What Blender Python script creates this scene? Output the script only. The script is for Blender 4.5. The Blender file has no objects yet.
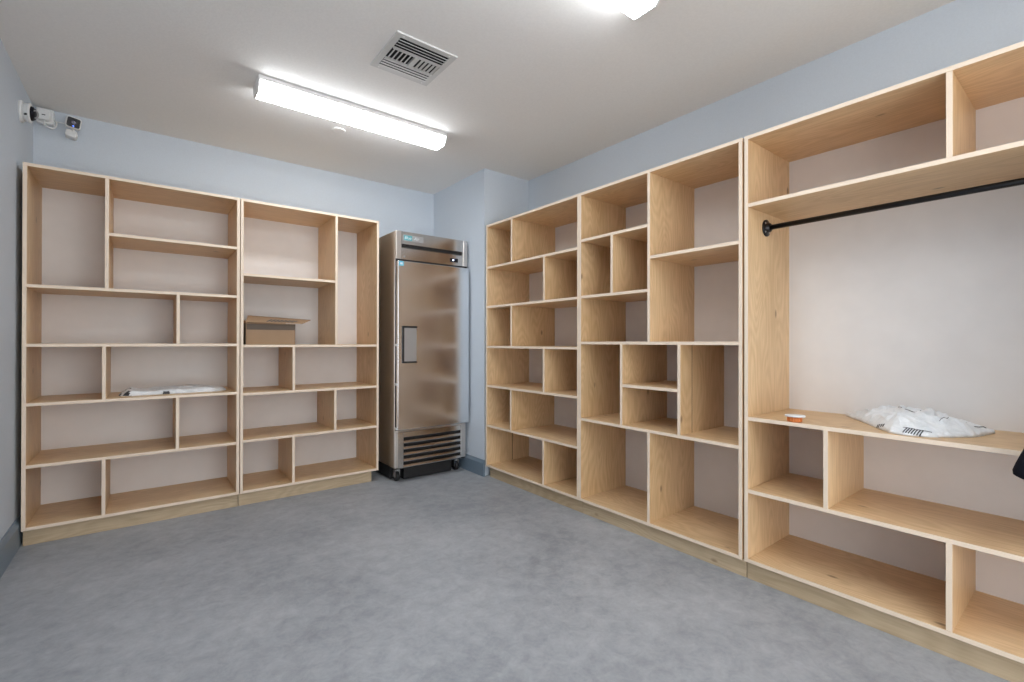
import bpy, bmesh, math, random
from mathutils import Vector, Matrix, noise
random.seed(7)
S = 0.88                      # survey units -> metres
scn = bpy.context.scene
col = scn.collection

# ------------------------------------------------------------------ materials
def nodes_of(name):
    m = bpy.data.materials.new(name); m.use_nodes = True
    nt = m.node_tree; b = nt.nodes['Principled BSDF']
    return m, nt, b
def plain(name, rgb, rough=0.6, metal=0.0, bump=0.0, bscale=60, spec=0.5, emit=None, estr=0):
    m, nt, b = nodes_of(name)
    b.inputs['Base Color'].default_value = (*rgb, 1)
    b.inputs['Roughness'].default_value = rough
    b.inputs['Metallic'].default_value = metal
    b.inputs['Specular IOR Level'].default_value = spec
    if emit:
        b.inputs['Emission Color'].default_value = (*emit, 1)
        b.inputs['Emission Strength'].default_value = estr
    tc = nt.nodes.new('ShaderNodeTexCoord')
    n = nt.nodes.new('ShaderNodeTexNoise'); n.inputs['Scale'].default_value = bscale
    nt.links.new(tc.outputs['Object'], n.inputs['Vector'])
    mx = nt.nodes.new('ShaderNodeMix'); mx.data_type = 'RGBA'
    mx.inputs[6].default_value = (*[c*0.95 for c in rgb], 1)
    mx.inputs[7].default_value = (*[min(1, c*1.05) for c in rgb], 1)
    nt.links.new(n.outputs['Fac'], mx.inputs[0]); nt.links.new(mx.outputs[2], b.inputs['Base Color'])
    if bump:
        bp = nt.nodes.new('ShaderNodeBump'); bp.inputs['Strength'].default_value = bump
        bp.inputs['Distance'].default_value = 0.002
        nt.links.new(n.outputs['Fac'], bp.inputs['Height']); nt.links.new(bp.outputs['Normal'], b.inputs['Normal'])
    return m
def ramp(nt, stops):
    r = nt.nodes.new('ShaderNodeValToRGB'); e = r.color_ramp.elements
    while len(e) < len(stops): e.new(0.5)
    for x, (p, c) in zip(e, stops): x.position = p; x.color = (*c, 1)
    return r
def mathn(nt, op, a, b=None):
    n = nt.nodes.new('ShaderNodeMath'); n.operation = op
    for i, v in enumerate((a, b)):
        if v is None: continue
        if isinstance(v, (int, float)): n.inputs[i].default_value = v
        else: nt.links.new(v, n.inputs[i])
    return n.outputs[0]
def wood(name, axis, light=(0.79, 0.575, 0.345), dark=(0.50, 0.32, 0.155)):
    m, nt, b = nodes_of(name); L = nt.links.new
    tc = nt.nodes.new('ShaderNodeTexCoord'); oi = nt.nodes.new('ShaderNodeObjectInfo')
    sh = nt.nodes.new('ShaderNodeVectorMath'); sh.operation = 'SCALE'
    cb = nt.nodes.new('ShaderNodeCombineXYZ')
    for i in range(3): L(oi.outputs['Random'], cb.inputs[i])
    L(cb.outputs[0], sh.inputs[0]); sh.inputs['Scale'].default_value = 37.0
    ad = nt.nodes.new('ShaderNodeVectorMath'); L(tc.outputs['Object'], ad.inputs[0]); L(sh.outputs[0], ad.inputs[1])
    def stretched(al, ac):
        mp = nt.nodes.new('ShaderNodeMapping'); s = [ac]*3; s['xyz'.index(axis)] = al
        mp.inputs['Scale'].default_value = s; L(ad.outputs[0], mp.inputs['Vector']); return mp.outputs[0]
    # cathedral growth rings: contour lines of a stretched soft field
    n1 = nt.nodes.new('ShaderNodeTexNoise'); n1.inputs['Scale'].default_value = 1; n1.inputs['Detail'].default_value = 1.5
    L(stretched(1.1, 5.0), n1.inputs['Vector'])
    rings = mathn(nt, 'SINE', mathn(nt, 'MULTIPLY', n1.outputs['Fac'], 150.0))
    n2 = nt.nodes.new('ShaderNodeTexNoise'); n2.inputs['Scale'].default_value = 1; n2.inputs['Detail'].default_value = 4
    L(stretched(6, 120), n2.inputs['Vector'])
    n3 = nt.nodes.new('ShaderNodeTexNoise'); n3.inputs['Scale'].default_value = 1; n3.inputs['Detail'].default_value = 2
    L(stretched(1.2, 4), n3.inputs['Vector'])
    f = mathn(nt, 'ADD', mathn(nt, 'MULTIPLY', rings, 0.075), mathn(nt, 'MULTIPLY', n2.outputs['Fac'], 0.55))
    f = mathn(nt, 'ADD', f, mathn(nt, 'MULTIPLY', n3.outputs['Fac'], 0.55))
    f = mathn(nt, 'ADD', f, mathn(nt, 'MULTIPLY', oi.outputs['Random'], 0.22))
    r = ramp(nt, [(0.30, dark), (0.95, light)]); L(f, r.inputs[0])
    # sparse little knots
    v = nt.nodes.new('ShaderNodeTexVoronoi'); v.inputs['Scale'].default_value = 1
    L(stretched(3.2, 6.5), v.inputs['Vector'])
    k = nt.nodes.new('ShaderNodeMapRange'); L(v.outputs['Distance'], k.inputs[0])
    k.inputs[1].default_value = 0.03; k.inputs[2].default_value = 0.085
    k.inputs[3].default_value = 0.75; k.inputs[4].default_value = 0.0
    mx = nt.nodes.new('ShaderNodeMix'); mx.data_type = 'RGBA'
    L(k.outputs[0], mx.inputs[0]); L(r.outputs[0], mx.inputs[6]); mx.inputs[7].default_value = (0.16, 0.085, 0.04, 1)
    L(mx.outputs[2], b.inputs['Base Color'])
    b.inputs['Roughness'].default_value = 0.42
    bp = nt.nodes.new('ShaderNodeBump'); bp.inputs['Strength'].default_value = 0.12; bp.inputs['Distance'].default_value = 0.001
    L(n2.outputs['Fac'], bp.inputs['Height']); L(bp.outputs['Normal'], b.inputs['Normal'])
    return m
WOOD = {a: wood('birch_grain_'+a, a) for a in 'xyz'}
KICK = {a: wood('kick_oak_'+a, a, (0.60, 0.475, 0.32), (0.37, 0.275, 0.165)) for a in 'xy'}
EDGE = plain('birch_edge', (0.80, 0.665, 0.53), 0.5, bscale=220)
SEAM = plain('seam_brown', (0.10, 0.05, 0.025), 0.8)
BACK = plain('panel_white', (0.77, 0.75, 0.74), 0.5, bscale=9)
WALL = plain('wall_paint', (0.56, 0.615, 0.68), 0.75, bump=0.15, bscale=140)
CEIL = plain('ceiling_paint', (0.80, 0.79, 0.775), 0.85, bump=0.3, bscale=90)
BASE = plain('baseboard_paint', (0.16, 0.215, 0.27), 0.35)
WHITE = plain('white_metal', (0.78, 0.78, 0.77), 0.4)
WPLAS = plain('white_plastic', (0.74, 0.75, 0.75), 0.35)
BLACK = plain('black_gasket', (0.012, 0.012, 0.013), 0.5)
BMET = plain('black_pipe', (0.012, 0.012, 0.014), 0.32, metal=0.4)
GLOSS = plain('black_gloss', (0.006, 0.007, 0.012), 0.3, spec=0.25)
CHROME = plain('caster_steel', (0.55, 0.55, 0.56), 0.3, metal=1)
LENS = plain('lamp_lens', (0.9, 0.9, 0.9), 0.5, emit=(0.94, 0.975, 1.0), estr=16.5)
VOID = plain('duct_dark', (0.02, 0.02, 0.022), 0.9)
VENT = plain('vent_metal', (0.60, 0.60, 0.59), 0.45)
LED = plain('blue_led', (0.1, 0.2, 0.9), 0.3, emit=(0.08, 0.18, 1.0), estr=2.5)
DLED = plain('display_glow', (0.6, 0.6, 1), 0.3, emit=(0.75, 0.8, 1.0), estr=2.2)
TEAL = plain('teal_print', (0.10, 0.36, 0.40), 0.4)
PALE = plain('pale_print', (0.72, 0.78, 0.80), 0.4)
STICK = plain('sticker_blue', (0.12, 0.50, 0.68), 0.4)
GREYPL = plain('handle_grey', (0.42, 0.42, 0.42), 0.35, metal=0.5)
CARD = plain('cardboard', (0.33, 0.215, 0.13), 0.85, bscale=25)
CARDIN = plain('cardboard_inner', (0.42, 0.275, 0.165), 0.9, bscale=25)
TAPE = plain('brown_tape', (0.11, 0.08, 0.058), 0.5, spec=0.3, bscale=90)
INK = plain('dark_ink', (0.05, 0.055, 0.065), 0.6)
def poly_mat():
    m, nt, b = nodes_of('poly_mailer'); L = nt.links.new
    tc = nt.nodes.new('ShaderNodeTexCoord')
    def nz(sc, det, dist):
        n = nt.nodes.new('ShaderNodeTexNoise'); n.inputs['Scale'].default_value = sc; n.inputs['Detail'].default_value = det
        n.inputs['Distortion'].default_value = dist; L(tc.outputs['Object'], n.inputs['Vector']); return n.outputs['Fac']
    a = nz(14, 3, 1.5); c = mathn(nt, 'ABSOLUTE', mathn(nt, 'SUBTRACT', nz(22, 2, 2.0), 0.5))
    r = ramp(nt, [(0.3, (0.68, 0.72, 0.76)), (0.7, (0.84, 0.87, 0.90))]); L(a, r.inputs[0]); L(r.outputs[0], b.inputs['Base Color'])
    b.inputs['Roughness'].default_value = 0.28
    bp = nt.nodes.new('ShaderNodeBump'); bp.inputs['Strength'].default_value = 0.35; bp.inputs['Distance'].default_value = 0.02; bp.invert = True
    L(c, bp.inputs['Height']); L(bp.outputs['Normal'], b.inputs['Normal'])
    return m
POLY = poly_mat()
ORANGE = plain('amber_orange', (0.62, 0.17, 0.03), 0.35)
CLOTH = plain('black_cloth', (0.010, 0.011, 0.016), 0.95, bump=0.4, bscale=300, spec=0.1)

def steel(name, axis, rough=0.21, colr=(0.66, 0.625, 0.59)):
    m, nt, b = nodes_of(name); L = nt.links.new
    tc = nt.nodes.new('ShaderNodeTexCoord'); mp = nt.nodes.new('ShaderNodeMapping')
    s = [900.0]*3; s['xyz'.index(axis)] = 6.0; mp.inputs['Scale'].default_value = s
    L(tc.outputs['Object'], mp.inputs[0])
    n = nt.nodes.new('ShaderNodeTexNoise'); n.inputs['Scale'].default_value = 1; n.inputs['Detail'].default_value = 3
    L(mp.outputs[0], n.inputs['Vector'])
    bp = nt.nodes.new('ShaderNodeBump'); bp.inputs['Strength'].default_value = 0.12; bp.inputs['Distance'].default_value = 0.0004
    L(n.outputs['Fac'], bp.inputs['Height']); L(bp.outputs['Normal'], b.inputs['Normal'])
    b.inputs['Base Color'].default_value = (*colr, 1); b.inputs['Metallic'].default_value = 1
    b.inputs['Roughness'].default_value = rough
    return m
STEELX = steel('brushed_steel_x', 'x')
DOORM = steel('brushed_steel_door', 'z', 0.215, (0.84, 0.86, 0.88))
_b = DOORM.node_tree.nodes['Principled BSDF']; _b.inputs['Anisotropic'].default_value = 0.25
_t = DOORM.node_tree.nodes.new('ShaderNodeTangent'); _t.direction_type = 'RADIAL'; _t.axis = 'Z'
DOORM.node_tree.links.new(_t.outputs[0], _b.inputs['Tangent']); STEELZ = steel('brushed_steel_z', 'z', 0.32, (0.74, 0.70, 0.66))
STEELY = steel('brushed_steel_y', 'y', 0.33)

def floor_mat():
    m, nt, b = nodes_of('floor_sealed_concrete'); L = nt.links.new
    tc = nt.nodes.new('ShaderNodeTexCoord')
    def nz(sc, det, dist=0.0, rough=0.5):
        n = nt.nodes.new('ShaderNodeTexNoise'); n.inputs['Scale'].default_value = sc; n.inputs['Detail'].default_value = det
        n.inputs['Distortion'].default_value = dist; n.inputs['Roughness'].default_value = rough
        L(tc.outputs['Object'], n.inputs['Vector']); return n.outputs['Fac']
    a = nz(1.3, 5, 0.4, 0.6); c = nz(13, 8, 0.35, 0.72); d = nz(60, 3, 0.3)
    f = mathn(nt, 'ADD', mathn(nt, 'MULTIPLY', a, 0.45), mathn(nt, 'MULTIPLY', c, 0.47))
    f = mathn(nt, 'ADD', f, mathn(nt, 'MULTIPLY', d, 0.08))
    r = ramp(nt, [(0.38, (0.245, 0.262, 0.285)), (0.5, (0.335, 0.352, 0.378)), (0.62, (0.42, 0.437, 0.462))])
    L(f, r.inputs[0]); L(r.outputs[0], b.inputs['Base Color'])
    ro = nt.nodes.new('ShaderNodeMapRange'); L(c, ro.inputs[0]); ro.inputs[3].default_value = 0.38; ro.inputs[4].default_value = 0.62
    L(ro.outputs[0], b.inputs['Roughness'])
    bp = nt.nodes.new('ShaderNodeBump'); bp.inputs['Strength'].default_value = 0.35; bp.inputs['Distance'].default_value = 0.004
    L(c, bp.inputs['Height']); L(bp.outputs['Normal'], b.inputs['Normal'])
    return m
FLOOR = floor_mat()

# ------------------------------------------------------------------ building helpers
ORG = {}
def root(name, label, cat, org, group=None):
    o = bpy.data.objects.new(name, None); col.objects.link(o)
    o.empty_display_size = 0.1; o.location = Vector(org)*S; ORG[o.name] = Vector(org)
    o['label'] = label; o['category'] = cat
    if group: o['group'] = group
    return o
class MB:
    def __init__(self): self.bm = bmesh.new()
    def _add(self, pts, faces, mi=0, smooth=False):
        vs = [self.bm.verts.new(p) for p in pts]; out = []
        for f in faces:
            try: fc = self.bm.faces.new([vs[i] for i in f])
            except ValueError: continue
            fc.material_index = mi; fc.smooth = smooth; out.append(fc)
        return out
    def box(self, x0, x1, y0, y1, z0, z1, mi=0, edge=None, rot=None):
        p = [Vector((x, y, z)) for x in (x0, x1) for y in (y0, y1) for z in (z0, z1)]
        if rot:
            c = Vector(((x0+x1)/2, (y0+y1)/2, (z0+z1)/2)); R = Matrix.Rotation(rot[1], 3, rot[0])
            p = [c + R @ (q-c) for q in p]
        fs = self._add(p, [(0,1,3,2), (4,6,7,5), (0,4,5,1), (2,3,7,6), (0,2,6,4), (1,5,7,3)], mi)
        if edge is not None:
            dx, dy, dz = x1-x0, y1-y0, z1-z0
            dims = [(dy, dz), (dy, dz), (dx, dz), (dx, dz), (dx, dy), (dx, dy)]
            for f, d in zip(fs, dims):
                if min(d) < 0.03: f.material_index = edge
        return self
    def loft(self, rings, mi=0, smooth=True, caps=True):
        n = len(rings[0]); pts = [p for r in rings for p in r]; faces = []
        for k in range(len(rings)-1):
            for i in range(n):
                faces.append((k*n+i, k*n+(i+1) % n, (k+1)*n+(i+1) % n, (k+1)*n+i))
        if caps: faces += [tuple(range(n))[::-1], tuple((len(rings)-1)*n+i for i in range(n))]
        fs = self._add(pts, faces, mi, smooth)
        if caps:
            for f in fs[-2:]: f.smooth = False
        return self
    def lathe(self, c, axis, prof, n=32, mi=0, smooth=True):
        c = Vector(c); a = Vector(axis).normalized(); u = a.orthogonal().normalized(); v = a.cross(u)
        rings = [[c + a*h + (u*math.cos(2*math.pi*i/n) + v*math.sin(2*math.pi*i/n))*max(r, 1e-4) for i in range(n)] for h, r in prof]
        return self.loft(rings, mi, smooth)
    def cyl(self, a, b, r, n=20, mi=0):
        a, b = Vector(a), Vector(b); return self.lathe(a, b-a, [(0, r), ((b-a).length, r)], n, mi)
    def tube(self, pts, r, n=10, mi=0):
        pts = [Vector(p) for p in pts]; rings = []
        for i, p in enumerate(pts):
            t = (pts[min(i+1, len(pts)-1)] - pts[max(i-1, 0)]).normalized()
            u = t.cross(Vector((0.13, 0.31, 0.94))).normalized(); v = t.cross(u)
            rings.append([p + (u*math.cos(2*math.pi*k/n) + v*math.sin(2*math.pi*k/n))*r for k in range(n)])
        return self.loft(rings, mi)
    def rbox(self, c, hw, hh, hd, r, R=None, mi=0, n=6):
        """rounded-rectangle block: half width x, half height z, half depth y (front is -y)"""
        c = Vector(c); R = R or Matrix.Identity(3); prof = []
        for cx, cz, a0 in ((hw-r, hh-r, 0), (-hw+r, hh-r, 90), (-hw+r, -hh+r, 180), (hw-r, -hh+r, 270)):
            for k in range(n+1):
                a = math.radians(a0+90*k/n); prof.append((cx+r*math.cos(a), cz+r*math.sin(a)))
        e = min(r*0.35, hd*0.5); rings = []
        for y, s in ((hd, 1-e/hw), (hd-e, 1), (-hd+e, 1), (-hd, 1-e/hw)):
            rings.append([c + R @ Vector((x*s, y, z*s)) for x, z in prof])
        return self.loft(rings, mi)
    def build(self, name, mats, parent=None, org=None, bevel=0, label=None, cat=None, group=None, kind=None, sub=0):
        if parent is not None:
            p = parent
            while p.parent: p = p.parent
            o0 = ORG[p.name] if p.name in ORG else Vector((0, 0, 0))
        else: o0 = Vector(org) if org is not None else Vector((0, 0, 0))
        for v in self.bm.verts: v.co = (v.co - o0)*S
        bmesh.ops.recalc_face_normals(self.bm, faces=self.bm.faces)
        me = bpy.data.meshes.new(name); self.bm.to_mesh(me); self.bm.free()
        for m in (mats if isinstance(mats, (list, tuple)) else [mats]): me.materials.append(m)
        o = bpy.data.objects.new(name, me); col.objects.link(o)
        if parent is not None: o.parent = parent
        else: o.location = o0*S; ORG[o.name] = o0
        if bevel:
            bv = o.modifiers.new('bevel', 'BEVEL'); bv.width = bevel; bv.segments = 2; bv.limit_method = 'ANGLE'
        if sub:
            sb = o.modifiers.new('sub', 'SUBSURF'); sb.levels = sub; sb.render_levels = sub
        if label: o['label'] = label
        if cat: o['category'] = cat
        if group: o['group'] = group
        if kind: o['kind'] = kind
        return o
def struct(name, mb, m, **k): return mb.build(name, m, kind='structure', **k)

# ------------------------------------------------------------------ the room
XL, XR, YB, ZC = -0.645, 3.098, 4.705, 2.95
CX, CY = 2.544, 3.697           # boxed column in the far right corner
YR = -1.45
T = 0.12
struct('floor', MB().box(XL-T, XR+T, YR-T, YB+T, -0.1, 0), FLOOR)
struct('ceiling', MB().box(XL-T, XR+T, YR-T, YB+T, ZC, ZC+0.1), CEIL)
struct('wall_left', MB().box(XL-T, XL, YR-T, YB+T, 0, ZC), WALL)
struct('wall_back', MB().box(XL, XR+T, YB, YB+T, 0, ZC), WALL)
struct('wall_right', MB().box(XR, XR+T, YR-T, YB, 0, ZC), WALL)
DX0, DX1, DZ = -0.60, 2.45, 2.55      # wide opening added behind the camera to admit fill light
m = MB().box(XL, DX0, YR-T, YR, 0, ZC); m.box(DX1, XR, YR-T, YR, 0, ZC).box(DX0, DX1, YR-T, YR, DZ, ZC)
struct('wall_rear', m, WALL)
struct('wall_column', MB().box(CX, XR, CY, YB, 0, ZC), WALL)
def baseprof(h, t):   # (outwards, z)
    return [(0, 0), (t, 0), (t, h-0.03), (t*0.55, h-0.012), (t*0.4, h), (0, h)]
def base_run(a, b, out, h=0.165, t=0.02):
    a, b, out = Vector(a), Vector(b), Vector(out); m = MB()
    m.loft([[p + out*d + Vector((0, 0, z)) for d, z in baseprof(h, t)] for p in (a, b)], smooth=False)
    return m
struct('baseboard_left', base_run((XL, YR, 0), (XL, YB, 0), (1, 0, 0), 0.172, 0.022), BASE)
struct('baseboard_back', base_run((XL+0.022, YB, 0), (CX-0.022, YB, 0), (0, -1, 0)), BASE)
mb = base_run((CX, CY-0.02, 0), (CX, YB, 0), (-1, 0, 0), 0.155)
struct('baseboard_column', mb, BASE)
struct('baseboard_rear', base_run((DX1, YR, 0), (XR, YR, 0), (0, 1, 0)), BASE)

# ------------------------------------------------------------------ shelving units
t = 0.02
def unit_back(label, x0, x1, yf, yb, shelves, dividers, kx0, kx1):
    """unit against the back wall, opening towards -Y.  shelves: (z, xa, xb); dividers: (x, za, zb)"""
    zb, zt = 0.1015, 2.396; bp = yb-0.026
    r = root('shelving_unit', label, 'shelving unit', ((x0+x1)/2, (yf+yb)/2, 0))
    M = lambda a: [WOOD[a], EDGE]
    MB().box(x0, x1, yf, yb, zt-t, zt, 0, 1).build('top_board', M('x'), r, bevel=0.0008)
    for x in (x0, x1-t): MB().box(x, x+t, yf, yb, zb, zt-t, 0, 1).build('side_panel', M('z'), r, bevel=0.0008)
    MB().box(x0+t, x1-t, yf, yb, zb, zb+t, 0, 1).build('bottom_board', M('x'), r, bevel=0.0008)
    MB().box(x0+t, x1-t, bp, bp+0.004, zb+t, zt-t).build('back_panel', BACK, r)
    for z, xa, xb in shelves: MB().box(xa, xb, yf+0.001, bp, z-t/2, z+t/2, 0, 1).build('shelf', M('x'), r, bevel=0.0008)
    for x, za, zc in dividers: MB().box(x-t/2, x+t/2, yf+0.001, bp, za, zc, 0, 1).build('divider', M('z'), r, bevel=0.0008)
    k = MB().box(kx0, kx1, yf+0.035, yf+0.053, 0, zb)
    for xx in (kx0, kx1-0.02): k.box(xx, xx+0.02, yf+0.053, yb-0.03, 0, zb)
    k.build('kick_board', KICK['x'], r, bevel=0.0006)
    return r
def unit_right(label, y0, y1, xf, xb, shelves, dividers, ky0, ky1, seams=(), dseams=()):
    """unit against the right wall, opening towards -X.  y0 far end > y1 near end"""
    zb, zt = 0.1015, 2.396; bp = 3.066
    r = root('shelving_unit', label, 'shelving unit', ((xf+xb)/2, (y0+y1)/2, 0))
    M = lambda a: [WOOD[a], EDGE, SEAM]
    MB().box(xf, xb, y1, y0, zt-t, zt, 0, 1).build('top_board', M('y'), r, bevel=0.0008)
    for i, y in enumerate((y1, y0-t)):
        m = MB().box(xf, xb, y, y+t, zb, zt-t, 0, 1)
        if i == 1:
            for (sx, za, zc) in seams: m.box(sx-0.003, sx+0.003, y-0.0015, y+0.001, za, zc, 2)
        m.build('side_panel', M('z'), r, bevel=0.0008)
    MB().box(xf, xb, y1+t, y0-t, zb, zb+t, 0, 1).build('bottom_board', M('y'), r, bevel=0.0008)
    MB().box(bp, bp+0.01, y1+t, y0-t, zb+t, zt-t).build('back_panel', BACK, r)
    for z, ya, yb in shelves: MB().box(xf+0.001, bp, min(ya, yb), max(ya, yb), z-t/2, z+t/2, 0, 1).build('shelf', M('y'), r, bevel=0.0008)
    for y, za, zc in dividers:
        m = MB().box(xf+0.001, bp, y-t/2, y+t/2, za, zc, 0, 1)
        for (sy, sx) in dseams:
            if sy == y: m.box(sx-0.002, sx+0.002, y-t/2-0.0012, y-t/2+0.001, za, zc, 2)
        m.build('divider', M('z'), r, bevel=0.0008)
    k = MB().box(xf+0.035, xf+0.053, ky1, ky0, 0, zb)
    for yy in (ky1, ky0-0.02): k.box(xf+0.053, xb-0.03, yy, yy+0.02, 0, zb)
    k.build('kick_board', KICK['y'], r, bevel=0.0006)
    return r
h = t/2; B0, T0 = 0.1215, 2.376
# A: left half of the far wall
x0, x1 = -0.615, 0.5620; a, b = x0+t, x1-t
unit_back('pale birch plywood shelving unit in the left corner, holding the long white parcel', x0, x1, 4.15, 4.70,
  [(0.498, a, b), (0.885, a, b), (1.257, a, b), (1.630, a, b), (2.005, -0.218+h, b)],
  [(-0.23, B0, 0.498-h), (0.172, 0.498+h, 0.885-h), (-0.23, 0.885+h, 1.257-h), (0.174, 1.257+h, 1.630-h), (-0.218, 1.630+h, T0)],
  -0.612, 0.5570)
# B: next to the refrigerator
x0, x1 = 0.567, 1.680; a, b = x0+t, x1-t
unit_back('pale birch plywood shelving unit beside the steel refrigerator, holding the open cardboard box', x0, x1, 4.15, 4.70,
  [(0.505, a, b), (0.872, a, b), (1.248, a, b), (1.806, a, 1.297-h)],
  [(0.953, B0, 0.505-h), (1.290, 0.505+h, 0.872-h), (0.953, 0.872+h, 1.248-h), (1.297, 1.248+h, T0)],
  0.5615, 1.626)
# C: first of the right wall run (six even rows)
y0, y1 = 3.668, 2.448; a, b = y0-t, y1+t
unit_right('birch shelving unit of six even staggered rows at far end of right wall', y0, y1, 2.544, 3.085,
  [(0.490, a, b), (0.867, a, b), (1.237, a, b), (1.615, a, b), (1.988, a, b)],
  [(2.849, B0, 0.490-h), (3.282, 0.490+h, 0.867-h), (2.845, 0.867+h, 1.237-h), (3.277, 1.237+h, 1.615-h), (2.843, 1.615+h, 1.988-h), (3.274, 1.988+h, T0)],
  3.646, 2.4385, [(2.852, B0, 0.48)])
# D: middle of the right wall
y0, y1 = 2.447, 1.231; a, b = y0-t, y1+t
unit_right('birch shelving unit with mixed tall and square cubbies in middle of right wall', y0, y1, 2.544, 3.085,
  [(0.710, a, b), (1.277, a, b), (1.618, a, 1.833+h), (2.038, a, 1.833+h), (1.830, 1.833-h, b), (0.988, 2.054-h, 1.615+h)],
  [(1.833, B0, 0.710-h), (2.054, 0.710+h, 1.277-h), (1.615, 0.710+h, 1.277-h), (2.138, 1.618+h, 2.038-h), (1.833, 1.277+h, T0)],
  2.4345, 1.2245, [(3.017, 1.628, 2.20)], [(1.615, 2.673)])
# E: near unit with hanging rod
y0, y1 = 1.220, -0.42; a, b = y0-t, y1+t
unit_right('wide birch shelving unit nearest the camera with open hanging space over low cubbies', y0, y1, 2.544, 3.085,
  [(0.484, a, b), (0.873, a, b), (2.020, a, b)],
  [(0.402, B0, 0.484-h), (0.836, 0.484+h, 0.873-h), (0.400, 2.020+h, T0)],
  1.2195, -0.40)
# hanging rod with end flanges
r = root('hanging_rod', 'black metal hanging rod spanning the tall opening of the nearest unit', 'rod', (2.755, a, 1.928))
MB().cyl((2.755, a-0.004, 1.928), (2.755, b+0.004, 1.928), 0.0138, 24).build('rod', BMET, r)
for ya, s in ((a, -1), (b, 1)):
    m = MB().lathe((2.755, ya, 1.928), (0, s, 0), [(0, 0.047), (0.006, 0.047), (0.009, 0.042), (0.010, 0.026), (0.026, 0.024), (0.028, 0.018)], 32)
    f = m.build('flange', BMET, r)
    for k in range(4):
        an = math.radians(45+90*k)
        MB().lathe((2.755+0.034*math.cos(an), ya+s*0.008, 1.928+0.034*math.sin(an)), (0, s, 0), [(0, 0.006), (0.003, 0.005)], 12).build('screw', CHROME, f)

# ------------------------------------------------------------------ refrigerator
fx0, fx1, fy, fyb = 1.760, 2.520, 3.985, 4.66
r = root('refrigerator', 'tall stainless steel one-door commercial refrigerator on casters in the far corner', 'refrigerator', ((fx0+fx1)/2, 4.33, 0))
m = MB().box(fx0, fx1, fy, fyb, 0.135, 2.29)
m.build('cabinet', STEELZ, r, bevel=0.003)
# top canopy: two side posts, upper plate, slanted recess, lower strip
dz0, dz1 = 0.487, 2.018
for xa, xb in ((fx0, fx0+0.054), (fx1-0.05, fx1)):
    MB().box(xa, xb, 3.958, fy, 2.035, 2.290).build('canopy_post', STEELZ, r, bevel=0.004)
m = MB()
X0, X1 = fx0+0.054, fx1-0.05
prof = [(3.962, 2.289), (3.962, 2.176), (3.9835, 2.170), (3.9835, 2.146), (3.966, 2.138), (3.966, 2.036), (3.9845, 2.036), (3.9845, 2.289)]
m.loft([[Vector((x, y, z)) for y, z in prof] for x in (X0, X1)], smooth=False)
canopy = m.build('canopy', STEELX, r)
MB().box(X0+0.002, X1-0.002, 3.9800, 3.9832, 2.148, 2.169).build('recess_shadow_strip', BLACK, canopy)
# badge
bd = MB().box(1.832, 2.035, 3.9600, 3.9622, 2.205, 2.262).build('badge', GREYPL, canopy, bevel=0.0006)
def text(s, x, z, y, size, mt, parent, shear=0.0, name='lettering', rotx=90, org=None):
    cu = bpy.data.curves.new(name, 'FONT'); cu.body = s; cu.size = size*S; cu.extrude = 0.0006; cu.shear = shear
    cu.align_x = 'LEFT'
    tmp = bpy.data.objects.new('tmp', cu); col.objects.link(tmp)
    dg = bpy.context.evaluated_depsgraph_get(); me = bpy.data.meshes.new_from_object(tmp.evaluated_get(dg))
    bpy.data.objects.remove(tmp)
    o0 = ORG[r.name]
    me.transform(Matrix.Translation((Vector((x, y, z))-o0)*S) @ Matrix.Rotation(math.radians(90), 4, 'X'))
    me.materials.clear(); me.materials.append(mt)
    o = bpy.data.objects.new(name, me); col.objects.link(o); o.parent = parent
    return o
m = MB().box(1.838, 1.918, 3.9588, 3.9602, 2.212, 2.256); m.build('badge_panel', TEAL, canopy)
text('Blue', 1.843, 2.222, 3.9584, 0.038, PALE, canopy, 0.2)
text('Air', 1.935, 2.222, 3.9594, 0.042, PALE, canopy, 0.3)
# display
d = MB().box(2.325, 2.412, 3.9620, 3.9662, 2.066, 2.103).build('display', GLOSS, canopy, bevel=0.001)
MB().box(2.350, 2.366, 3.9612, 3.9622, 2.078, 2.093).build('display_digits', DLED, canopy)
MB().lathe((1.845, 3.966, 2.062), (0, -1, 0), [(0, 0.008), (0.004, 0.008), (0.005, 0.006)], 16).build('lock', CHROME, canopy)
# dark gasket gap behind door
MB().box(fx0+0.006, fx1-0.006, 3.9615, fy, dz0-0.008, dz1+0.0175).build('gasket', BLACK, r)
# door panel with rounded edges
door = MB().box(fx0+0.006, fx1-0.002, 3.925, 3.962, dz0, dz1-0.004).build('door', DOORM, r, bevel=0.004)
# recessed handle: black C-shaped surround and grey plate
hx0, hx1, hz0, hz1 = 1.806, 1.952, 1.090, 1.428
m = MB().box(hx0, hx0+0.019, 3.916, 3.926, hz0, hz1)
m.box(hx0+0.019, hx1, 3.918, 3.926, hz1-0.018, hz1).box(hx0+0.019, hx1, 3.918, 3.926, hz0, hz0+0.016)
hd = m.build('handle', BLACK, door, bevel=0.002)
MB().box(hx0+0.019, hx1-0.004, 3.921, 3.9262, hz0+0.016, hz1-0.018).build('handle_plate', GREYPL, door, bevel=0.001)
MB().box(1.776, 1.820, 3.9238, 3.9252, 1.968, 2.010).build('sticker', STICK, door)
MB().box(1.786, 1.810, 3.9232, 3.9242, 1.980, 1.998).build('sticker_print', PALE, door)
for z in (dz0+0.012, 0.9, 1.255): MB().box(fx0-0.001, fx0+0.010, 3.945, 3.985, z-0.010, z+0.010).build('side_clip', WHITE, door)
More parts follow.
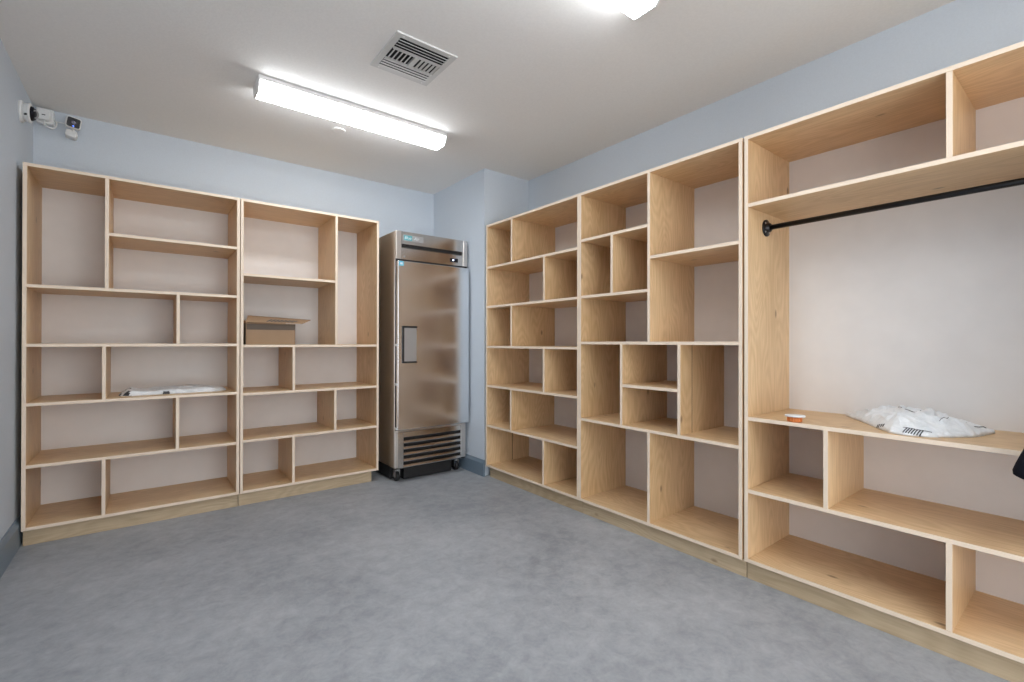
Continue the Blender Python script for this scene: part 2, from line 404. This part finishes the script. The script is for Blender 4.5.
# louvred lower grille
gx0, gx1, gz0, gz1 = fx0+0.020, fx1-0.075, 0.138, 0.462
m = MB().box(gx0, gx0+0.056, 3.952, fy, gz0, gz1)
m.box(gx1-0.006, gx1, 3.952, fy, gz0, gz1)
m.box(gx0+0.056, gx1-0.006, 3.952, fy, gz1-0.048, gz1)
gr = m.build('lower_grille', STEELX, r, bevel=0.002)
MB().box(gx0+0.056, gx1-0.006, 3.978, 3.9845, gz0+0.01, gz1-0.05).build('grille_void', BLACK, gr)
for k in range(5):
    zc = gz1-0.048-0.055*(k+0.62)
    m = MB(); pr = [(3.952, zc-0.020), (3.950, zc-0.014), (3.955, zc+0.004), (3.972, zc+0.012), (3.974, zc+0.008), (3.960, zc-0.002), (3.957, zc-0.020)]
    m.loft([[Vector((x, y, z)) for y, z in pr] for x in (gx0+0.056, gx1-0.006)], smooth=False)
    m.build('louvre_slat', STEELX, gr)
MB().box(fx0+0.01, fx1-0.01, 3.99, 4.65, 0.122, 0.136).build('underside', BLACK, r)
m = MB().box(fx0+0.02, fx1-0.02, 4.115, 4.55, 0.012, 0.122); m.box(fx0+0.115, fx1-0.14, 4.03, 4.115, 0.012, 0.122); m.build('under_shade_block', BLACK, r)  # black block added for the deep shade beneath the cabinet
for cx in (fx0+0.055, fx1-0.075):
    for cy in (4.045, 4.60):
        m = MB().box(cx-0.035, cx+0.035, cy-0.035, cy+0.035, 0.117, 0.126)
        m.lathe((cx, cy, 0.118), (0, 0, -1), [(0, 0.022), (0.02, 0.022), (0.022, 0.012)], 20)
        m.box(cx-0.026, cx-0.020, cy-0.008, cy+0.036, 0.040, 0.102).box(cx+0.020, cx+0.026, cy-0.008, cy+0.036, 0.040, 0.102)
        m.box(cx-0.026, cx+0.026, cy-0.012, cy+0.034, 0.096, 0.103)
        cs = m.build('caster', CHROME, r, bevel=0.001)
        MB().lathe((cx-0.018, cy+0.014, 0.0455), (1, 0, 0), [(0, 0.036), (0.004, 0.045), (0.032, 0.045), (0.036, 0.036)], 32).build('wheel', BLACK, cs)

# ------------------------------------------------------------------ ceiling fixtures
def light(y0, label):
    x0, x1, y1 = 0.54, 1.885, y0+0.195
    r = root('ceiling_light', label, 'ceiling light', ((x0+x1)/2, (y0+y1)/2, ZC), 'linear ceiling lights')
    MB().box(x0, x1, y0, y1, ZC-0.026, ZC).build('housing', WHITE, r, bevel=0.001)
    prof = [(y0+0.010, ZC-0.026), (y0+0.038, ZC-0.080), (y0+0.048, ZC-0.086), (y1-0.038, ZC-0.086), (y1-0.028, ZC-0.080), (y1-0.010, ZC-0.026)]
    MB().loft([[Vector((x, y, z)) for y, z in prof] for x in (x0+0.010, x1-0.010)], smooth=False).build('diffuser', LENS, r)
    for xx in (x0-0.001, x1-0.009):
        pr = [(y0+0.001, ZC-0.0265)] + [(y+ (0.002 if y > (y0+y1)/2 else -0.002), z-0.002) for y, z in prof[1:-1]] + [(y1-0.001, ZC-0.0265)]
        MB().loft([[Vector((x, y, z)) for y, z in pr] for x in (xx, xx+0.010)], smooth=False).build('end_cap', WHITE, r)
light(3.262, 'long white glowing ceiling light beyond the square vent, seen whole')
light(1.275, 'glowing ceiling light cut off by the top edge of the photo')
light(-0.712, 'unseen fill light added behind the camera near the rear wall')  # third fixture added as fill, matching the visible two

# vent
vx0, vx1, vy0, vy1 = 1.047, 1.422, 2.344, 2.730
r = root('ceiling_vent', 'square grey louvred air vent in the ceiling beside the long light', 'vent', ((vx0+vx1)/2, (vy0+vy1)/2, ZC))
w = 0.036; zf = ZC-0.010
m = MB()
for (xa, xb, ya, yb) in ((vx0, vx1, vy0, vy0+w), (vx0, vx1, vy1-w, vy1), (vx0, vx0+w, vy0+w, vy1-w), (vx1-w, vx1, vy0+w, vy1-w)):
    m.box(xa, xb, ya, yb, zf, ZC)
m.build('frame', VENT, r, bevel=0.002)
MB().box(vx0+w, vx1-w, vy0+w, vy1-w, ZC-0.003, ZC).build('duct_opening', VOID, r)
ix0, ix1, iy0, iy1 = vx0+w, vx1-w, vy0+w, vy1-w; H3 = (iy1-iy0)
def slat(xa, xb, ya, yb, ax, ang):
    MB().box(xa, xb, ya, yb, ZC-0.0145, ZC-0.0120, rot=(ax, math.radians(ang))).build('slat', VENT, r)
for k in range(4): yy = iy0+0.014+k*0.025; slat(ix0, ix1, yy-0.009, yy+0.009, 'X', 38)
for k in range(4): yy = iy1-0.014-k*0.025; slat(ix0, ix1, yy-0.0075, yy+0.0075, 'X', 8)
ya, yb = iy0+0.106, iy1-0.104
MB().box(ix0, ix1, ya-0.008, ya-0.003, ZC-0.018, ZC-0.003).box(ix0, ix1, yb+0.003, yb+0.008, ZC-0.018, ZC-0.003).box((ix0+ix1)/2-0.014, (ix0+ix1)/2+0.014, ya, yb, ZC-0.018, ZC-0.003).build('cross_bar', VENT, r)
for k in range(5): xx = ix0+0.014+k*0.025; slat(xx-0.009, xx+0.009, ya, yb, 'Y', -40)
for k in range(5): xx = ix1-0.014-k*0.025; slat(xx-0.0065, xx+0.0065, ya, yb, 'Y', 4)
for sx, sy in ((ix0+0.01, vy0+w/2), (ix1-0.01, vy0+w/2), (ix0+0.01, vy1-w/2), (ix1-0.01, vy1-w/2)):
    MB().lathe((sx, sy, zf+0.001), (0, 0, -1), [(0, 0.006), (0.003, 0.004)], 10).build('screw', WHITE, r)
# sprinkler cover
MB().lathe((1.18, 3.728, ZC), (0, 0, -1), [(0, 0.028), (0.006, 0.028), (0.0065, 0.050), (0.010, 0.050), (0.012, 0.044)], 40).build(
    'sprinkler_cover', CEIL, org=(1.18, 3.728, ZC), label='small round flat sprinkler cover on the ceiling beyond the long light', cat='sprinkler cover')

# ------------------------------------------------------------------ cameras in the corner
ty, tz = 4.262, 2.745
r = root('security_camera', 'white round-based security camera with dark dome on the left wall', 'security camera', (XL, ty, tz), None)
MB().lathe((XL, ty, tz), (1, 0, 0), [(0, 0.068), (0.012, 0.068), (0.018, 0.062)], 40).build('mount_plate', WPLAS, r)
bd = MB().lathe((XL+0.018, ty, tz), (1, -0.05, -0.03), [(0, 0.056), (0.018, 0.056), (0.022, 0.058), (0.024, 0.061), (0.032, 0.061), (0.035, 0.055)], 40).build('body', WPLAS, r)
MB().lathe((XL+0.049, ty-0.004, tz-0.003), (1, -0.15, -0.12), [(0, 0.047), (0.010, 0.044), (0.020, 0.036), (0.027, 0.022), (0.029, 0.0)], 32).build('dome', GLOSS, r)
MB().lathe((XL+0.058, ty-0.010, tz-0.003), (1, -0.55, -0.25), [(0, 0.026), (0.018, 0.026), (0.020, 0.020), (0.014, 0.016)], 28).build('lens_ring', plain('camera_grey', (0.3, 0.3, 0.3), 0.3), r)
MB().cyl((XL+0.036, ty-0.060, tz-0.030), (XL+0.030, ty-0.050, tz-0.030), 0.006).build('screw', BLACK, r)

jx, jz = -0.579, 2.882
r = root('junction_box', 'white square junction box on the back wall between the two cameras', 'junction box', (jx, YB, jz))
Rj = Matrix.Rotation(math.radians(4), 3, 'Y')
MB().rbox((jx, YB-0.030, jz), 0.044, 0.052, 0.030, 0.006, None).build('box', WPLAS, r)
MB().rbox((jx-0.006, YB-0.075, jz-0.002), 0.035, 0.038, 0.018, 0.016, Rj).build('cover', WPLAS, r)
MB().box(jx-0.012, jx+0.006, YB-0.095, YB-0.093, jz-0.010, jz-0.004).build('printed_mark', INK, r)
pts = []
P4 = [(-0.582, YB-0.075, 2.842), (-0.578, YB-0.080, 2.812), (-0.560, YB-0.085, 2.796), (-0.538, YB-0.080, 2.794), (-0.524, YB-0.070, 2.812), (-0.520, YB-0.055, 2.845), (-0.536, YB-0.04, 2.870)]
def catmull(P, n=8):
    P = [Vector(p) for p in P]; out = []
    for i in range(len(P)-1):
        p0, p1, p2, p3 = P[max(i-1, 0)], P[i], P[i+1], P[min(i+2, len(P)-1)]
        for k in range(n):
            u = k/n
            out.append(0.5*((2*p1)+(p2-p0)*u+(2*p0-5*p1+4*p2-p3)*u*u+(3*p1-p0-3*p2+p3)*u**3))
    return out+[P[-1]]
MB().tube(catmull(P4), 0.0055, 10).build('cable_loop', WPLAS, r)
MB().tube(catmull([(-0.53, YB-0.006, 2.872), (-0.47, YB-0.004, 2.874), (-0.44, YB-0.004, 2.872), (-0.425, YB-0.02, 2.868)]), 0.004, 8).build('cable', WPLAS, r)

r = root('security_camera', 'small square white camera with black face and blue light on back wall', 'security camera', (-0.43, YB, 2.78))
Rc = Matrix.Rotation(math.radians(9), 3, 'Y') @ Matrix.Rotation(math.radians(8), 3, 'X') @ Matrix.Rotation(math.radians(12), 3, 'Z')
hc = Vector((-0.428, YB-0.105, 2.856))
hd = MB().rbox(hc, 0.042, 0.040, 0.020, 0.015, Rc).build('head', WPLAS, r)
MB().rbox(hc+Rc@Vector((0, -0.0185, 0)), 0.035, 0.033, 0.003, 0.011, Rc).build('face', GLOSS, r)
ax = Rc@Vector((0, -1, 0))
MB().lathe(hc+ax*0.021, ax, [(0, 0.015), (0.002, 0.015), (0.0025, 0.012)], 24).build('lens', plain('lens_violet', (0.03, 0.02, 0.06), 0.15), r)
lc = hc+Rc@Vector((0.002, -0.0212, -0.024))
MB().lathe(lc, ax, [(0, 0.0045), (0.0015, 0.004)], 12).build('status_light', LED, r)
MB().cyl(hc+Vector((0, 0.02, -0.03)), (-0.435, YB-0.068, 2.800), 0.009).build('ball_joint', WPLAS, r)
MB().rbox((-0.443, YB-0.040, 2.789), 0.031, 0.025, 0.040, 0.013, Matrix.Rotation(math.radians(12), 3, 'Y')).build('mount', WPLAS, r)

# ------------------------------------------------------------------ cardboard box
zb = 1.248+h+0.001
bx0, bx1, by0, by1, bz1 = 0.610, 0.972, 4.19, 4.50, 1.430
r = root('cardboard_box', 'open brown cardboard box with raised flaps in the shelving beside refrigerator', 'box', ((bx0+bx1)/2, (by0+by1)/2, zb))
m = MB(); w = 0.006
m.box(bx0, bx1, by0, by0+w, zb, bz1).box(bx0, bx1, by1-w, by1, zb, bz1)
m.box(bx0, bx0+w, by0+w, by1-w, zb, bz1).box(bx1-w, bx1, by0+w, by1-w, zb, bz1).box(bx0+w, bx1-w, by0+w, by1-w, zb, zb+w)
body = m.build('carton', CARD, r, bevel=0.001)
MB().box(bx0+0.004, bx1-0.004, by0-0.0012, by0, bz1-0.052, bz1-0.006).build('tape_band', TAPE, body)
MB().box(bx1-0.004, bx1+0.0008, by0-0.0008, by0+0.004, zb+0.004, bz1-0.004).build('corner_tape', TAPE, body)
MB().box(bx0-0.0012, bx0, by0+0.004, by1-0.004, zb+0.004, bz1-0.002).build('dark_side', TAPE, body)  # dark sheet over the left side of the carton
def flap(a, b, c, d, nm='flap', mt=CARDIN, th=0.005):
    P = [Vector(p) for p in (a, b, c, d)]; q = [p+Vector((0, 0, th)) for p in P]
    m = MB(); m.loft([P, q], smooth=False); return m.build(nm, mt, r)
def under(u, v):
    A, B, C_, D = (Vector(p) for p in ((bx0-0.004, 4.172, bz1+0.006), (1.020, 4.172, bz1+0.001), (1.150, 4.40, 1.473), (bx0+0.046, 4.42, 1.496)))
    return (A*(1-u)+B*u)*(1-v)+(D*(1-u)+C_*u)*v
m = MB(); n = 12
for i in range(n):
    for k in range(n):
        q = [under((i+a)/n, (k+b)/n) for a, b in ((0, 0), (1, 0), (1, 1), (0, 1))]
        m._add(q, [(0, 1, 2, 3)]); m._add([p+Vector((0, 0, 0.005)) for p in q], [(3, 2, 1, 0)])
for a, b in (((0, 0), (1, 0)), ((1, 0), (1, 1)), ((1, 1), (0, 1)), ((0, 1), (0, 0))):
    for k in range(n):
        p0 = under(a[0]+(b[0]-a[0])*k/n, a[1]+(b[1]-a[1])*k/n); p1 = under(a[0]+(b[0]-a[0])*(k+1)/n, a[1]+(b[1]-a[1])*(k+1)/n)
        m._add([p0, p1, p1+Vector((0, 0, 0.005)), p0+Vector((0, 0, 0.005))], [(0, 1, 2, 3)])
bmesh.ops.remove_doubles(m.bm, verts=m.bm.verts, dist=1e-5)
big = m.build('long_flap', CARDIN, r)
flap((bx0, by1, bz1+0.001), (bx1, by1, bz1+0.001), (bx1-0.01, by1+0.06, bz1+0.03), (bx0+0.01, by1+0.06, bz1+0.03))
flap((bx0+0.002, by0+0.008, bz1+0.001), (bx0+0.002, by1-0.01, bz1+0.001), (bx0+0.10, by1-0.04, bz1+0.030), (bx0+0.11, by0+0.04, bz1+0.012))
for k in range(8):
    u = 0.34+k*0.062
    q = [under(u, 0.10), under(u+0.036, 0.10), under(u+0.080, 0.52), under(u+0.044, 0.52)]
    m = MB(); m.loft([[p+Vector((0, 0, 0.0062)) for p in q], [p+Vector((0, 0, 0.0048)) for p in q]], smooth=False); m.build('printed_stroke', INK, big)

# ------------------------------------------------------------------ plastic mailers
def bag(name, label, contour, c, z0, hfun, marks, nr=34, na=150, seed=0.0, group=None):
    """closed pillow over a footprint polygon (star-shaped about c)"""
    c = Vector((c[0], c[1])); P = [Vector(p) for p in contour]
    def bound(ang):
        d = Vector((math.cos(ang), math.sin(ang))); best = 0
        for i in range(len(P)):
            a, b = P[i]-c, P[(i+1) % len(P)]-c; e = b-a; den = d.x*(-e.y)+d.y*e.x
            if abs(den) < 1e-9: continue
            s = (a.x*(-e.y)+a.y*e.x)/den; u = (d.x*a.y-d.y*a.x)/den
            if s > 0 and -1e-6 <= u <= 1+1e-6: best = max(best, s)
        return best
    raw = [bound(2*math.pi*i/na) for i in range(na)]
    rad = [(raw[i-1]+2*raw[i]+raw[(i+1) % na])/4 for i in range(na)]
    bm = bmesh.new(); rows = []; top = bm.verts.new((c.x, c.y, z0+hfun(c.x, c.y, 0)))
    for k in range(1, nr+1):
        s = k/nr; row = []
        for i in range(na):
            a = 2*math.pi*i/na; rr = rad[i]*s; x, y = c.x+rr*math.cos(a), c.y+rr*math.sin(a)
            wob = 0.004*noise.noise(Vector((x*30, y*30, seed)))*(s > .9)
            row.append(bm.verts.new((x+wob, y+wob, z0+0.003+hfun(x, y, s))))
        rows.append(row)
    low = [bm.verts.new((v.co.x, v.co.y, z0)) for v in rows[-1]]
    F = []
    for i in range(na): F.append(bm.faces.new((top, rows[0][i], rows[0][(i+1) % na])))
    for k in range(nr-1):
        for i in range(na):
            j = (i+1) % na; F.append(bm.faces.new((rows[k][i], rows[k+1][i], rows[k+1][j], rows[k][j])))
    for i in range(na):
        j = (i+1) % na; bm.faces.new((rows[-1][i], low[i], low[j], rows[-1][j]))
    bm.faces.new(low[::-1])
    for f in bm.faces:
        f.smooth = True; q = f.calc_center_median(); f.material_index = marks(q)
    m = MB(); m.bm.free(); m.bm = bm
    return m.build(name, [POLY, INK], org=(c.x, c.y, z0), label=label, cat='package', group=group)
def ridge(x, y, sc, seed):
    v = noise.noise(Vector((x*sc, y*sc, seed))); return (1-min(1, abs(v)*3.0))**1.6
def hE(x, y, s):
    dome = max(0.0, 1-s**3.6)**0.75
    fat = 0.044+0.018*math.exp(-((y-0.57)/0.19)**2)
    g = 0.022*ridge(x*1.2+y*0.5, y*1.1, 7, 1.3)+0.010*ridge(x+y, (x-y)*1.3, 11, 4.2)+0.0015*ridge(x, y, 30, 9)
    g += 0.012*noise.noise(Vector((x*9, y*6, 5)))
    return max(0.0, dome*(fat+g))+0.012*max(0, s-.93)/.07*(0.5+noise.noise(Vector((x*22, y*22, 3))))
def mE(q): return 0
bag('plastic_mailer', 'crumpled white plastic mailing bag on the low shelf below the hanging rod',
    [(3.030, 0.905), (2.90, 0.82), (2.783, 0.735), (2.66, 0.655), (2.585, 0.600), (2.562, 0.545), (2.60, 0.47), (2.66, 0.42), (2.752, 0.353), (2.88, 0.325), (2.955, 0.315), (3.02, 0.38), (3.045, 0.55), (3.05, 0.75)],
    (2.83, 0.58), 0.873+h, hE, mE, 60, 300)
# printed strokes lying on the front slope of the crumpled bag, and its dark folded edges
mail = bpy.data.objects['plastic_mailer']
from mathutils.bvhtree import BVHTree
bv = BVHTree.FromPolygons([v.co.copy() for v in mail.data.vertices], [tuple(p.vertices) for p in mail.data.polygons])
mo = ORG['plastic_mailer']
def on_bag(x, y, z, d=(1, 0, -0.35)):
    hit = bv.ray_cast((Vector((x, y, z))-mo)*S, Vector(d).normalized())
    return None if hit[0] is None else (hit[0]+hit[1]*0.0012)/S+mo
def stroke(pts, wd, name='printed_stroke'):
    P = [on_bag(*p) for p in pts]
    if any(p is None for p in P): return
    MB().tube(P, wd, 5).build(name, INK, mail)
def polyl(a, b, n=8): return [(a[0]+(b[0]-a[0])*k/n, a[1]+(b[1]-a[1])*k/n, a[2]+(b[2]-a[2])*k/n) for k in range(n+1)]
zL, zH = 0.990, 1.014
for k in range(9):
    y = 0.552-k*0.0085
    stroke(polyl((2.30, y, zL-0.002*k*0.4), (2.30, y-0.008, zH), 5), 0.0022)
stroke(polyl((2.30, 0.565, zL-.002), (2.30, 0.475, zL-0.004)), 0.0012, 'printed_border')
stroke(polyl((2.30, 0.557, zH+.002), (2.30, 0.468, zH)), 0.0012, 'printed_border')
for k in range(4):
    y = 0.672-k*0.010
    stroke(polyl((2.40, y, 0.985), (2.40, y-0.006, 1.000), 4), 0.0018)
def top(x, y): return (x, y, 1.3, (0, 0, -1))
def crease(pts, wd):
    P = []
    for a, b in zip(pts[:-1], pts[1:]):
        P += [on_bag(a[0]+(b[0]-a[0])*k/6, a[1]+(b[1]-a[1])*k/6, 1.3, (0, 0, -1)) for k in range(6)]
    P = [p for p in P if p is not None]
    MB().tube(P, wd, 5).build('folded_edge', INK, mail)
crease([(2.86, 0.63), (2.82, 0.585), (2.80, 0.53)], 0.0020)
crease([(2.84, 0.42), (2.86, 0.37), (2.93, 0.335)], 0.0022)
crease([(2.72, 0.46), (2.78, 0.44), (2.85, 0.40)], 0.0012)
def hA(x, y, s):
    dome = max(0.0, 1-s**4)**0.6; u = (x+0.15)/0.65
    g = 0.010*ridge(x*0.5, y*2, 9, 7.7)+0.006*ridge(x, y, 26, 2.1)
    lump = 0.034*math.exp(-((x+0.105)/0.04)**2)
    return max(0.0, dome*(0.026+0.012*u+g+lump))
def mA(q):
    if q.x < -0.095 and noise.noise(Vector((q.x*38, q.y*30, q.z*45))) > 0.12: return 1
    if 0.09 < q.x < 0.13 and q.z < 0.915 and q.y < 4.34: return 1
    return 0
bag('plastic_mailer', 'long flat white plastic parcel on the shelf of left corner unit',
    [(-0.155, 4.30), (-0.10, 4.265), (0.0, 4.285), (0.13, 4.280), (0.30, 4.285), (0.42, 4.29), (0.505, 4.36), (0.47, 4.43), (0.43, 4.55), (0.2, 4.56), (-0.02, 4.55), (-0.12, 4.50), (-0.165, 4.40)],
    (0.17, 4.40), 0.885+h, hA, mA, 30, 200)

# ------------------------------------------------------------------ little tub
r = root('small_tub', 'small orange round tub with wide white lid beside the white mailing bag', 'tub', (2.582, 0.985, 0.883))
n = 40; rings = []
for z, rr in ((0.883, 0.029), (0.886, 0.032), (0.905, 0.032), (0.907, 0.029)):
    rings.append([Vector((2.582+(rr+0.0016*(i % 2))*math.cos(2*math.pi*i/n), 0.985+(rr+0.0016*(i % 2))*math.sin(2*math.pi*i/n), z)) for i in range(n)])
MB().loft(rings, smooth=False).build('body', ORANGE, r)
MB().lathe((2.582, 0.983, 0.907), (0.04, 0.02, 1), [(0, 0.042), (0.002, 0.045), (0.008, 0.045), (0.010, 0.042)], 40).build('lid', WPLAS, r)

# ------------------------------------------------------------------ black jacket at right edge
def ell(c, rx, ry, n=28, ph=0.0, amp=0.0, k=5, tilt=0.0):
    out = []
    for i in range(n):
        a = 2*math.pi*i/n; w_ = 1+amp*math.sin(k*a+ph)
        out.append(Vector((c[0]+rx*math.cos(a)*w_, c[1]+ry*math.sin(a)*w_, c[2]+tilt*math.sin(a))))
    return out
r = root('black_jacket', 'black garment, only its sleeve end showing at the right edge of the photo', 'jacket', (2.462, -0.33, 0.74))
XJ = 2.466
MB().loft([ell((XJ, -0.33, z), rx, ry, 28, z*9, am, 7) for z, rx, ry, am in
    ((0.74, 0.060, 0.250, 0.07), (0.95, 0.058, 0.245, 0.06), (1.20, 0.056, 0.235, 0.05), (1.45, 0.056, 0.235, 0.04), (1.62, 0.052, 0.235, 0.03), (1.72, 0.042, 0.215, 0.02), (1.79, 0.034, 0.13, 0), (1.83, 0.034, 0.075, 0))]).build('body', CLOTH, r, sub=1)
for sgn in (1, -1):
    cx = lambda y: -0.33+sgn*y
    rings = []
    for k, (dy, z, rad, am) in enumerate(((0.200, 1.68, 0.062, 0), (0.250, 1.56, 0.062, .05), (0.312, 1.38, 0.056, .08), (0.366, 1.20, 0.052, .08), (0.425, 1.02, 0.048, .10), (0.478, 0.90, 0.044, .05), (0.502, 0.835, 0.042, .03), (0.518, 0.792, 0.042, 0))):
        rings.append(ell((XJ-0.006, cx(dy), z), min(rad, .054), rad, 24, k*1.7, am, 5, tilt=0.012*sgn if z < 1 else 0))
    sl = MB().loft(rings).build('sleeve', CLOTH, r, sub=1)
MB().loft([ell((XJ, -0.33, 1.80), 0.040, 0.088), ell((XJ, -0.33, 1.86), 0.036, 0.078), ell((XJ, -0.33, 1.865), 0.028, 0.068), ell((XJ, -0.33, 1.82), 0.026, 0.066)]).build('collar', CLOTH, r, sub=1)
MB().tube(catmull([(XJ, -0.33, 1.84), (XJ, -0.33, 1.95), (XJ+0.01, -0.33, 2.015), (2.51, -0.33, 2.047), (2.56, -0.33, 2.0365), (2.585, -0.33, 2.034)]), 0.004, 8).build('hook', CHROME, r)

# ------------------------------------------------------------------ world, camera, colour
wd = bpy.data.worlds.new('world'); scn.world = wd; wd.use_nodes = True
wd.node_tree.nodes['Background'].inputs[0].default_value = (1.0, 1.0, 1.0, 1)
wd.node_tree.nodes['Background'].inputs[1].default_value = 3.0  # even world light, entering as fill through the added rear opening
yaw, pit, rol, f, H = 0.66232082, 0.00281381, 0.00176859, 467.21764, 1.2807864
fw = Vector((math.sin(yaw)*math.cos(pit), math.cos(yaw)*math.cos(pit), math.sin(pit)))
rt = Vector((math.cos(yaw), -math.sin(yaw), 0)); up = rt.cross(fw)
r2 = rt*math.cos(rol)+up*math.sin(rol); u2 = -rt*math.sin(rol)+up*math.cos(rol)
cd = bpy.data.cameras.new('camera'); cam = bpy.data.objects.new('camera', cd); col.objects.link(cam)
M = Matrix((( r2.x, u2.x, -fw.x), (r2.y, u2.y, -fw.y), (r2.z, u2.z, -fw.z))).to_4x4()
M.translation = Vector((0, 0, H))*S
cam.matrix_world = M
cd.sensor_fit = 'HORIZONTAL'; cd.sensor_width = 36; cd.lens = f*36/1024; cd.clip_start = 0.02
scn.camera = cam
vs = scn.view_settings; vs.view_transform = 'Standard'; vs.look = 'None'; vs.gamma = 1; vs.use_curve_mapping = False
vs.exposure = 0.22
scn.cycles.max_bounces = 12; scn.cycles.diffuse_bounces = 8
